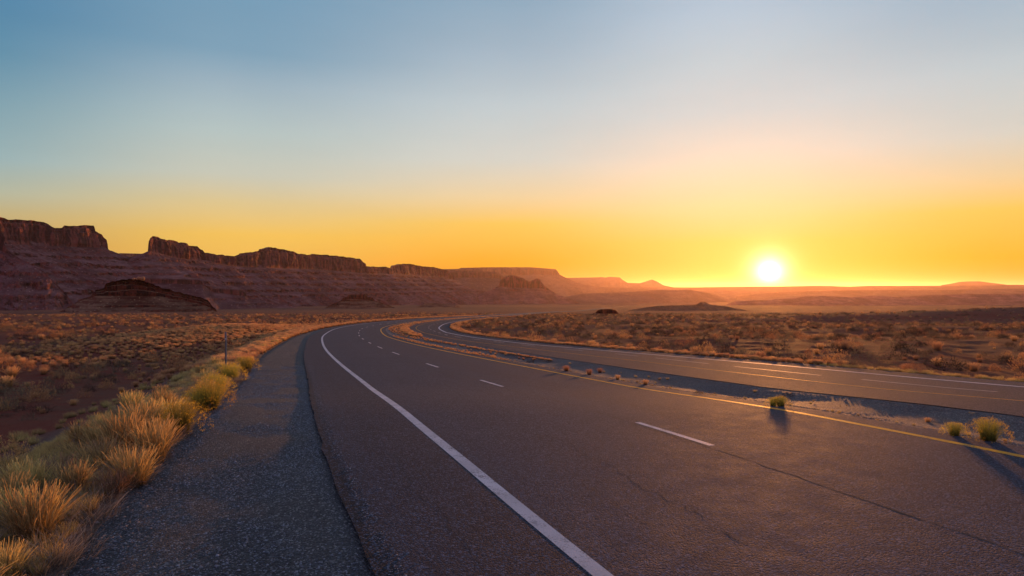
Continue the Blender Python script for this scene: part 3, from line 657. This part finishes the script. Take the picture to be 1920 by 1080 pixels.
def blades(n, h, spread, w, seed, base_r=.08, curve=.35, head=0.0, seg=3, hvar=.3, upright=.0):
    r = np.random.default_rng(seed)
    th = r.uniform(0, 2 * np.pi, n); ln = h * (1 - hvar * r.uniform(0, 1, n)); lean = np.abs(r.normal(0, spread, n)) + upright
    lean = np.minimum(lean, 1.35)
    br = base_r * np.sqrt(r.uniform(0, 1, n)); bt = th + r.normal(0, .7, n)
    bx, by = br * np.cos(bt), br * np.sin(bt)
    V, T, R, Fq = [], [], [], []
    wd = r.uniform(0, 2 * np.pi, n)
    for k in range(n):
        x, y, z = bx[k], by[k], 0.0; a = lean[k] * .55; i0 = len(V)
        sx, sy = math.cos(wd[k]), math.sin(wd[k]); rr = r.uniform()
        dth = th[k]
        for j in range(seg + 1):
            f = j / seg; ww = w * (1 - .75 * f) / 2
            if head and f > .7: ww = w * head / 2 * (1.2 - f)*2
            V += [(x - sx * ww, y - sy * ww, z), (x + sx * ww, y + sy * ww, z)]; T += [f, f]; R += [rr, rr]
            st_ = ln[k] / seg; x += math.cos(dth) * math.sin(a) * st_; y += math.sin(dth) * math.sin(a) * st_; z += math.cos(a) * st_
            a += (lean[k] * .45 + curve * r.uniform(.3, 1.2)) / seg; dth += r.normal(0, .25)
        for j in range(seg): Fq.append((i0 + 2 * j, i0 + 2 * j + 1, i0 + 2 * j + 3, i0 + 2 * j + 2))
    return np.array(V), np.array(Fq), np.array(T), np.array(R)
def twig_ball(n, rx, rz, leaf, seed, leaves=5, lift_=.0, shell=.55):
    # short leafy sprays spread through an uneven dome
    r = np.random.default_rng(seed); V, T, R, Fq = [], [], [], []
    for k in range(n):
        th = r.uniform(0, 2 * np.pi); ph = math.acos(r.uniform(0.02, 1)); rad = shell + (1 - shell) * r.uniform() ** .5
        lump = 1 + .28 * math.sin(3 * th + seed) * math.sin(ph) + .2 * math.sin(5 * th + 2 * ph + seed * 2)
        c = np.array([math.cos(th) * math.sin(ph) * rx, math.sin(th) * math.sin(ph) * rx, math.cos(ph) * rz + lift_]) * rad * lump
        d = c / (np.linalg.norm(c) + 1e-6) + np.array([0, 0, .5]) + r.normal(0, .35, 3); d /= np.linalg.norm(d)
        rr = r.uniform(); L = leaf * r.uniform(1.5, 3.2)
        side = np.cross(d, r.normal(0, 1, 3)); side /= np.linalg.norm(side) + 1e-6
        i0 = len(V); a = c - d * L * .5
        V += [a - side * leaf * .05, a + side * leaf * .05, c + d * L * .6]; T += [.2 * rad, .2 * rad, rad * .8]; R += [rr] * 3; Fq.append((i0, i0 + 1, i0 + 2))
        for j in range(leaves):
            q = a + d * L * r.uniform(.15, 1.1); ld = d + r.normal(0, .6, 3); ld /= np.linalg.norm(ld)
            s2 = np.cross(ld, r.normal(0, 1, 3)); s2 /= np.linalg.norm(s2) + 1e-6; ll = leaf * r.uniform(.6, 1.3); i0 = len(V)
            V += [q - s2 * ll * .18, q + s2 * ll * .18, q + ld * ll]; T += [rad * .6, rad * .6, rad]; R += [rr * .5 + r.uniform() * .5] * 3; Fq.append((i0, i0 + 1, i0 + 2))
    return np.array(V), np.array(Fq), np.array(T), np.array(R)
def pmesh(name, parts, m):
    V, Fq, T, R = parts; o = mesh_np(name, V, Fq, m, attrs=dict(tip=T, rnd=R)); me = o.data
    bpy.data.objects.remove(o); return me

TUFT = [pmesh('grass_tuft', blades(300, .58, .46, .0075, 100 + i, .14, .4, 1.7, 4, .5), M_STRAW) for i in range(3)]
TUFTL = [pmesh('grass_tuft', blades(200, .34, .62, .007, 120 + i, .14, .5, 1.3, 3, .5), M_STRAW) for i in range(2)]
TUFT.append(pmesh('grass_tuft', blades(420, .50, .62, .005, 140, .2, .5, 2.2, 4, .6), M_RUST))
TUFT.append(pmesh('grass_tuft', blades(260, .50, .75, .006, 141, .2, .7, 1.4, 4, .7), M_STRAW))
LITTER = pmesh('dead_grass', blades(70, .34, .5, .006, 150, .22, .5, 0, 3, .6, .75), M_LITTER)
def rabbit(seed):
    st_ = pmesh('stems', blades(520, .52, .52, .006, seed, .12, .12, 0, 3, .22), M_RABBIT)
    r = np.random.default_rng(seed); V, Fq, T, R = [], [], [], []
    for k in range(230):
        th = r.uniform(0, 6.28); ph = math.acos(r.uniform(.12, 1)); rad = .47 * r.uniform(.86, 1.06)
        c = np.array([math.cos(th) * math.sin(ph) * rad * 1.0, math.sin(th) * math.sin(ph) * rad * 1.0, math.cos(ph) * rad + .03])
        rr = r.uniform()
        for j in range(9):
            q = c + r.normal(0, .014, 3); a, b = r.normal(0, 1, 3), r.normal(0, 1, 3); a /= np.linalg.norm(a); b /= np.linalg.norm(b); i0 = len(V)
            V += [q, q + a * .013, q + b * .013]; T += [.9] * 3; R += [rr] * 3; Fq.append((i0, i0 + 1, i0 + 2))
    return st_, pmesh('flower_heads', (np.array(V), np.array(Fq), np.array(T), np.array(R)), M_FLOWER)
RAB = [rabbit(200 + i) for i in range(2)]
def bush(seed, m, n=230, rx=.5, rz=.55, leaf=.045, lv=5): return pmesh('desert_shrub', twig_ball(n, rx, rz, leaf, seed, lv), m)
SAGE = [bush(300 + i, M_SAGE) for i in range(2)]
BLOND = [bush(310 + i, M_BLOND, 240, .45, .6, .05) for i in range(2)]
DARK = [bush(320, M_DARK, 200, .55, .42, .05)]
BUNCH = [pmesh('bunchgrass', blades(220, .5, .5, .011, 330 + i, .12, .35, 1.3, 2), M_BLOND) for i in range(2)]

def put(name, me, x, y, sc, rz, label, cat, group=None, z=None, tilt=(0, 0), sz=1.0):
    o = bpy.data.objects.new(name, me); C.objects.link(o)
    zz = float(terrain(np.array([x]), np.array([y]), False)[0]) if z is None else z
    o.location = (x, y, zz - .02 * sc); o.scale = (sc, sc, sc * sz); o.rotation_euler = (tilt[0], tilt[1], rz)
    return tag(o, label, cat, group)
def put_rabbit(x, y, sc, rz, label, group=None, z=None, i=0):
    e = bpy.data.objects.new('rabbitbrush', None); C.objects.link(e)
    zz = float(terrain(np.array([x]), np.array([y]), False)[0]) if z is None else z
    e.location = (x, y, zz - .02); e.rotation_euler = (0, 0, rz); e.scale = (sc, sc, sc); e.empty_display_size = .2
    for nm, me in zip(('stems', 'flower_heads'), RAB[i]):
        o = bpy.data.objects.new(nm, me); C.objects.link(o); o.parent = e
    return tag(e, label, 'bush', group)
def zmed(x, y):
    s, d = sd([x], [y]); s, d = s[0], d[0]; t = (d - dM(s)) / (dFe(s) - dM(s))
    return float(B(y)) + (-.008 - .15 * math.sin(math.pi * min(max(t, 0), 1)) ** 1.5 if 0 < t < 1 else 0)

# flowering bushes along the verge and in the median, at the places the photograph shows
for px, py, hpx, lb, i in [
    (337, 812, 62, 'bright yellow rounded bush standing alone at the gravel edge, nearest of the yellow bushes', 0),
    (392, 775, 55, 'green-gold bush at the gravel edge just behind the lone bright yellow one', 1),
    (372, 770, 42, 'olive and gold bush half hidden behind the second verge bush', 0),
    (402, 741, 42, 'yellow bush in the verge row directly below the delineator post', 1),
    (432, 716, 36, 'yellow-green bush in the verge row just right of the delineator post', 0),
    (462, 697, 30, 'last bright yellow bush of the verge row where the gravel bends away', 1)]:
    x, y = bpt(px, py); put_rabbit(x, y, hpx / F_PX * y / .5, px * .7, lb, 'yellow bushes along the gravel verge', i=i)
for px, py, hpx, lb, i in [
    (1853, 826, 46, 'tallest leafy bush with yellow heads beside the yellow line at the right edge', 1),
    (1790, 817, 28, 'smaller pale bush left of the tall bush at the right end of the median', 0),
    (1464, 762, 22, 'dense low green-yellow bush in the median beside the yellow line, below the sun glint', 1)]:
    x, y = bp(px, py); put_rabbit(x, y, hpx / F_PX * y / .5, px * .7, lb, None, z=zmed(x, y), i=i)
    if px == 1464:
        x, y = bp(px - 14, py - 1); put_rabbit(x, y, 18 / F_PX * y / .5, 2, 'low bush growing into the left side of the dense median bush', z=zmed(x, y), i=0)
for px, py, hpx, lb in [
    (1210, 721, 12, 'small golden tuft in the median beyond the second lane dash'), (1158, 710, 11, 'small golden weed left of the golden median tuft'),
    (1310, 739, 8, 'tiny orange weed on the yellow line side of the median'), (1105, 702, 13, 'brown weed clump in the median by the yellow line'),
    (1125, 692, 11, 'dark round weed in the middle of the median'), (1062, 696, 13, 'brown grass clump at the left end of the median weeds'),
    (1740, 777, 12, 'faint brown tuft in the dark median gravel left of the right edge bushes'), (1478, 737, 10, 'small orange plant in mid median above the dense green bush'),
    (995, 674, 7, 'dark little weed on the far edge of the median')]:
    x, y = bp(px, py); put('weed', (BUNCH + DARK)[(px * 7) % 3], x, y, hpx / F_PX * y / .5, px, lb, 'weed', 'weeds in the median', z=zmed(x, y))

# big grass tufts of the verge
tuft_spots = []
hand = [(62, 1018, 112), (20, 985, 80), (140, 925, 70), (250, 912, 88), (195, 885, 95), (285, 868, 90), (235, 850, 92), (110, 905, 70), (60, 930, 70), (270, 820, 78), (300, 845, 70),
        (12, 1085, 75), (165, 870, 70), (310, 800, 60), (20, 925, 60), (215, 925, 60)]
for px, py, hp in hand:
    x, y = bpt(px, py); tuft_spots.append((x, y, hp / F_PX * y / .62))
for k in range(140):
    s_ = 46 + 66 * rng.uniform() ** 1.3; x, y = xy(s_, dG(s_) - rng.uniform(.15, 1.7))
    tuft_spots.append((float(x), float(y), rng.uniform(.5, .86)))
tl_near = ['tallest straw tuft with pale seed heads in the near left corner beside the gravel', 'straw tuft at the left edge behind the near corner tuft', 'rusty brown tuft right behind the near corner tuft', 'broad orange-tipped tuft spreading onto the gravel edge',
           'tall hazy tuft in the middle of the near verge', 'tuft with orange tips leaning over the gravel below the yellow bush', 'tall feathery tuft left of the lone yellow bush', 'brown tuft at the outer side of the near verge', 'rust coloured tuft at the left edge of the verge']
for k, (x, y, sc) in enumerate(tuft_spots):
    me = TUFT[(0, 1, 2, 0, 4, 1, 2, 3)[k % 8]] if (k < 16 or rng.uniform() < .65) else TUFTL[k % 2]
    if k < len(tl_near): lb, gp = tl_near[k], 'large grass tufts of the near verge'
    elif y < 20: lb, gp = 'dry straw grass tuft packed among others in the near verge beside the gravel', 'packed straw tufts of the near verge'
    else: lb, gp = 'small dry grass tuft in the band running along the gravel toward the bend', 'small tufts of the far verge'
    put('grass_tuft', me, x, y, sc, rng.uniform(0, 6.28), lb, 'grass tuft', gp, tilt=(rng.normal(0, .08), rng.normal(0, .08)), sz=rng.uniform(.9, 1.15))

# shrubs of the open desert
def shrub_field():
    N = 190000
    r = 13 * np.exp(rng.uniform(0, 1, N) * math.log(430 / 13)); a = np.radians(rng.uniform(-41, 41, N))
    x, y = r * np.sin(a), r * np.cos(a)
    s, d = sd(x, y); tl = dG(s) - d; tr = d - dFr(s)
    out = (tl > 2.6) | (tr > .9)
    dens = .55 * np.minimum(1, (60 / r) ** -0.0)
    clump = fbm(x / 9, y / 9, 77, 3); dens = .30 + .9 * clump
    # keep a constant ground density out to 120 m, thinner farther out
    area_w = (r / 60) ** 2; p = np.clip(dens, .03, 1) * np.minimum(area_w, 3.2) * .13
    bare = (tl > 2.8) & (tl < 15) & (y < 21 + 3 * fbm(x / 4, y / 4, 2)); p = np.where(bare, p * .06, p)
    mound = np.exp(-((x + 33) / 9) ** 2 - ((y - 78) / 26) ** 2) > .35; p = np.where(mound, p * .35, p)
    k = out & (rng.uniform(0, 1, N) < p)
    x, y, r, tl, tr = x[k], y[k], r[k], tl[k], tr[k]
    n = len(x); sc = np.clip(rng.lognormal(-.1, .38, n), .35, 1.9) * .68 * np.where(r > 200, 1.25, 1)
    typ = rng.choice(7, n, p=[.15, .15, .14, .13, .23, .10, .10])
    z = terrain(x, y, False) - .03
    return x, y, z, sc, typ, r, tl, tr, rng.uniform(0, 6.28, n)
X_, Y_, Z_, SCL, TYP, R_, TL_, TR_, RZ = shrub_field()
sw_ = (TR_ > 4) & (rng.uniform(0, 1, len(TYP)) < .45) & np.isin(TYP, [2, 3, 5, 6])   # darker scrub beyond the opposite carriageway
TYP = np.where(sw_, rng.choice([0, 4, 4], len(TYP)), TYP)
TEMPL = SAGE + BLOND + DARK + BUNCH
WORD = ['grey-green sage shrub', 'grey-green sage shrub', 'dry blond shrub', 'dry blond shrub', 'dark twiggy shrub', 'pale bunchgrass clump', 'pale bunchgrass clump']
inv_ = (np.abs(X_ / Y_) < .76)
order = np.argsort(-(SCL / R_) * inv_)
near_ids = order[:290]; rest = order[290:]
print('shrubs', len(X_))
tmpl_obj = {}
for i in near_ids:
    t = int(TYP[i]); side = TL_[i] > 0; dd = float(Y_[i])
    if side: where = 'in the ditch beside the left verge' if TL_[i] < 6 else ('on the red ground near the verge' if dd < 24 else 'among the scrub left of the highway')
    else: where = 'at the edge of the opposite carriageway' if TR_[i] < 4 else 'on the plain beyond the opposite carriageway'
    lb = WORD[t] + ' ' + where
    o = put('desert_shrub' if t < 5 else 'bunchgrass', TEMPL[t], float(X_[i]), float(Y_[i]), float(SCL[i]), float(RZ[i]), lb, 'shrub' if t < 5 else 'grass clump', lb.replace('shrub ', 'shrubs ').replace('clump ', 'clumps '), z=float(Z_[i]))
    tmpl_obj.setdefault(t, o)
for t in range(7):
    if t not in tmpl_obj: tmpl_obj[t] = put('desert_shrub', TEMPL[t], -30, 45 + t, 1, 0, WORD[t] + ' on the slope beyond the red ground', 'shrub')

def scatter(name, templates, P_, sc, rot, idx, label, cat):
    me = bpy.data.meshes.new(name); P_ = np.asarray(P_, np.float32); me.vertices.add(len(P_)); me.vertices.foreach_set('co', P_.ravel())
    at = me.attributes.new('scl', 'FLOAT', 'POINT'); at.data.foreach_set('value', np.asarray(sc, np.float32))
    at = me.attributes.new('rt', 'FLOAT', 'POINT'); at.data.foreach_set('value', np.asarray(rot, np.float32))
    at = me.attributes.new('idx', 'INT', 'POINT'); at.data.foreach_set('value', np.asarray(idx, np.int32))
    o = bpy.data.objects.new(name, me); C.objects.link(o)
    nt = bpy.data.node_groups.new(name, 'GeometryNodeTree'); nt.interface.new_socket('Geometry', in_out='INPUT', socket_type='NodeSocketGeometry'); nt.interface.new_socket('Geometry', in_out='OUTPUT', socket_type='NodeSocketGeometry')
    N = nt.nodes; L = nt.links; gi = N.new('NodeGroupInput'); go = N.new('NodeGroupOutput')
    inst = N.new('GeometryNodeInstanceOnPoints'); jn = N.new('GeometryNodeJoinGeometry')
    for t in reversed(templates):   # join geometry lists its inputs last to first
        oi = N.new('GeometryNodeObjectInfo'); oi.inputs['Object'].default_value = t; oi.inputs['As Instance'].default_value = True
        L.new(oi.outputs['Geometry'], jn.inputs[0])
    def na(nm, tp):
        a = N.new('GeometryNodeInputNamedAttribute'); a.data_type = tp; a.inputs[0].default_value = nm
        return a.outputs[0]
    cb = N.new('ShaderNodeCombineXYZ'); L.new(na('rt', 'FLOAT'), cb.inputs[2])
    er = N.new('FunctionNodeEulerToRotation'); L.new(cb.outputs[0], er.inputs[0])
    L.new(gi.outputs[0], inst.inputs['Points']); L.new(jn.outputs[0], inst.inputs['Instance']); inst.inputs['Pick Instance'].default_value = True
    L.new(na('idx', 'INT'), inst.inputs['Instance Index']); L.new(er.outputs[0], inst.inputs['Rotation']); L.new(na('scl', 'FLOAT'), inst.inputs['Scale'])
    L.new(inst.outputs[0], go.inputs[0])
    md_ = o.modifiers.new('scatter', 'NODES'); md_.node_group = nt
    return tag(o, label, cat, kind='stuff')
scatter('shrubs', [tmpl_obj[t] for t in range(7)], np.stack([X_, Y_, Z_], -1)[rest], SCL[rest], RZ[rest], TYP[rest], 'dense desert scrub covering the red plain and slopes on both sides of the highway', 'scrub')

# bands of short dry grass along the road edges
P1 = []
def band(n, s0, s1, pw, dfun, lo, hi, a, b, zf=None):
    s = s0 + (s1 - s0) * rng.uniform(0, 1, n) ** pw; d = dfun(s) + rng.uniform(lo, hi, n); x, y = xy(s, d)
    z = terrain(x, y, False) if zf is None else B(y) + zf(s, d)
    k = np.abs(x / np.maximum(y, .1)) < .85
    P1.append(np.stack([x, y, z - .01, rng.uniform(a, b, n)], -1)[k])
band(4600, 45, 78, 1.2, dG, -2.2, -.2, .16, .5)
band(3000, 70, 320, 1.5, dG, -2.6, -.1, .4, .8)
band(160, 42, 90, 1.0, dG, -5.2, -2.5, .35, .7)
band(3800, 45, 330, 1.4, dFr, .15, 1.6, .2, .55)
s_ = 72 + 258 * rng.uniform(0, 1, 1500) ** 1.7; wd_ = np.interp(s_, [72, 95, 118, 140], [.12, .3, 1.1, 1.3]); d_ = dFe(s_) - np.interp(s_, [72, 95, 125], [.8, 1.0, 1.5]) + wd_ * rng.uniform(-1, 1, 1500)
x_, y_ = xy(s_, d_); P1.append(np.stack([x_, y_, B(y_) - .05, rng.uniform(.22, .42, 1500) * np.interp(s_, [72, 110, 130], [.5, .8, 1.25])], -1))
band(260, 110, 150, 1.0, dFe, -1.2, -.1, .3, .6, lambda s, d: 0 * s - .05)
band(130, 48, 80, 1.0, dM, .02, .5, .07, .17, lambda s, d: 0 * s - .04)
band(330, 74, 112, 1.0, dM, .02, .6, .12, .28, lambda s, d: 0 * s - .04)
band(60, 50, 90, 1.0, dM, .5, 2.6, .08, .3, lambda s, d: 0 * s - .08)
band(240, 46, 82, 1.0, dM, .0, .35, .05, .19, lambda s, d: 0 * s - .03)
PP = np.concatenate(P1)
n_m = 8000                                     # grassed mound
xm = -31 + rng.normal(0, 6, n_m); ym = 80 + rng.normal(0, 19, n_m); s_, d_ = sd(xm, ym); k = (dG(s_) - d_ > .5) & (ym > 42)
xm, ym = xm[k], ym[k]
PP = np.concatenate([PP, np.stack([xm, ym, terrain(xm, ym, False) - .02, rng.uniform(.3, .7, len(xm))], -1)])
verge_t = [o for o in bpy.data.objects if o.name.startswith('grass_tuft')]
t1 = next(o for o in verge_t if o.data is TUFTL[0]); t2 = next(o for o in verge_t if o.data is TUFTL[1])
lx, ly = xy(52.0, float(dG(52.0)) - .15)
t_l = put('dead_grass', LITTER, float(lx), float(ly), 1.0, .4, 'flattened grey dead stems lying between the gravel edge and the near tufts', 'dead grass')
cand = [t1, t2, tmpl_obj[5], tmpl_obj[6], t_l]
far = np.hypot(PP[:, 0], PP[:, 1]) > 32
idx = np.where(far, rng.integers(2, 4, len(PP)), rng.integers(0, 2, len(PP)))
nl = 520; s_ = 44 + 36 * rng.uniform(0, 1, nl) ** 1.3; d_ = dG(s_) - np.clip(rng.normal(.7, .45, nl), .05, 2.2); x_, y_ = xy(s_, d_)
PP = np.concatenate([PP, np.stack([x_, y_, terrain(x_, y_, False) + .0, rng.uniform(.5, 1.1, nl)], -1)]); idx = np.r_[idx, np.full(nl, 4)]
scatter('grass', cand, PP[:, :3], PP[:, 3], rng.uniform(0, 6.28, len(PP)), idx, 'short dry orange grass along the road edges and on the mound left of the bend', 'grass')

# ------------------------------------------------------------------ delineator post
mp_, qp = mat('grey_steel'); finish(mp_, qp, qp.mix(qp.noise(pos(qp), 30, 4), (.26, .26, .27), (.40, .39, .39)), .45, None, metal=.6)
mr_, qr = mat('reflector_plate'); finish(mr_, qr, (.20, .21, .24), .35)
mw_, qw = mat('white_sheeting'); finish(mw_, qw, (.7, .68, .66), .4)
x, y = bpt(423, 689); x = (423.5 - 960) / F_PX * 22.5; y = 22.5
z0 = float(terrain(np.array([x]), np.array([y]), False)[0]); ztop = CAM_H - (622.5 - HOR) / F_PX * y
H = ztop - z0
e = bpy.data.objects.new('delineator_post', None); C.objects.link(e); e.location = (x, y, z0); e.rotation_euler = (math.radians(-.5), math.radians(.4), math.radians(-22)); e.empty_display_size = .3
tag(e, 'grey steel roadside delineator post standing in the grass left of the gravel', 'post')
b = MB(); b.box((0, 0, H / 2 - .2), (.044, .006, H + .2)); b.box((-.025, -.012, H / 2 - .2), (.006, .028, H + .2)); b.box((.025, -.012, H / 2 - .2), (.006, .028, H + .2)); b.build('post_channel', mp_, e)
b = MB(); b.box((0, -.031, H - .125), (.088, .006, .25)); b.build('reflector_plate', mr_, e, .004)
b = MB(); b.box((0, -.0375, H - .262 + .035), (.05, .006, .035)); b.build('reflector', mw_, e)
b = MB(); b.box((0, -.0375, H - .04), (.014, .006, .014)); b.build('bolt', mp_, e)

# ------------------------------------------------------------------ haze
mh = bpy.data.materials.new('haze_air'); mh.use_nodes = True; mh.node_tree.nodes.clear(); qh = G(mh.node_tree)
pv = qh.n('ShaderNodeVolumePrincipled'); pv.inputs['Color'].default_value = (.98, .68, .58, 1); pv.inputs['Density'].default_value = HAZE_D; pv.inputs['Anisotropy'].default_value = .72
oh = qh.n('ShaderNodeOutputMaterial'); qh.put(oh.inputs['Volume'], pv.outputs[0])
b = MB(); b.box((0, 0, 40), (112000, 112000, 436)); hz = b.build('haze', mh); tag(hz, 'warm evening haze filling the whole basin', 'haze', kind='stuff')
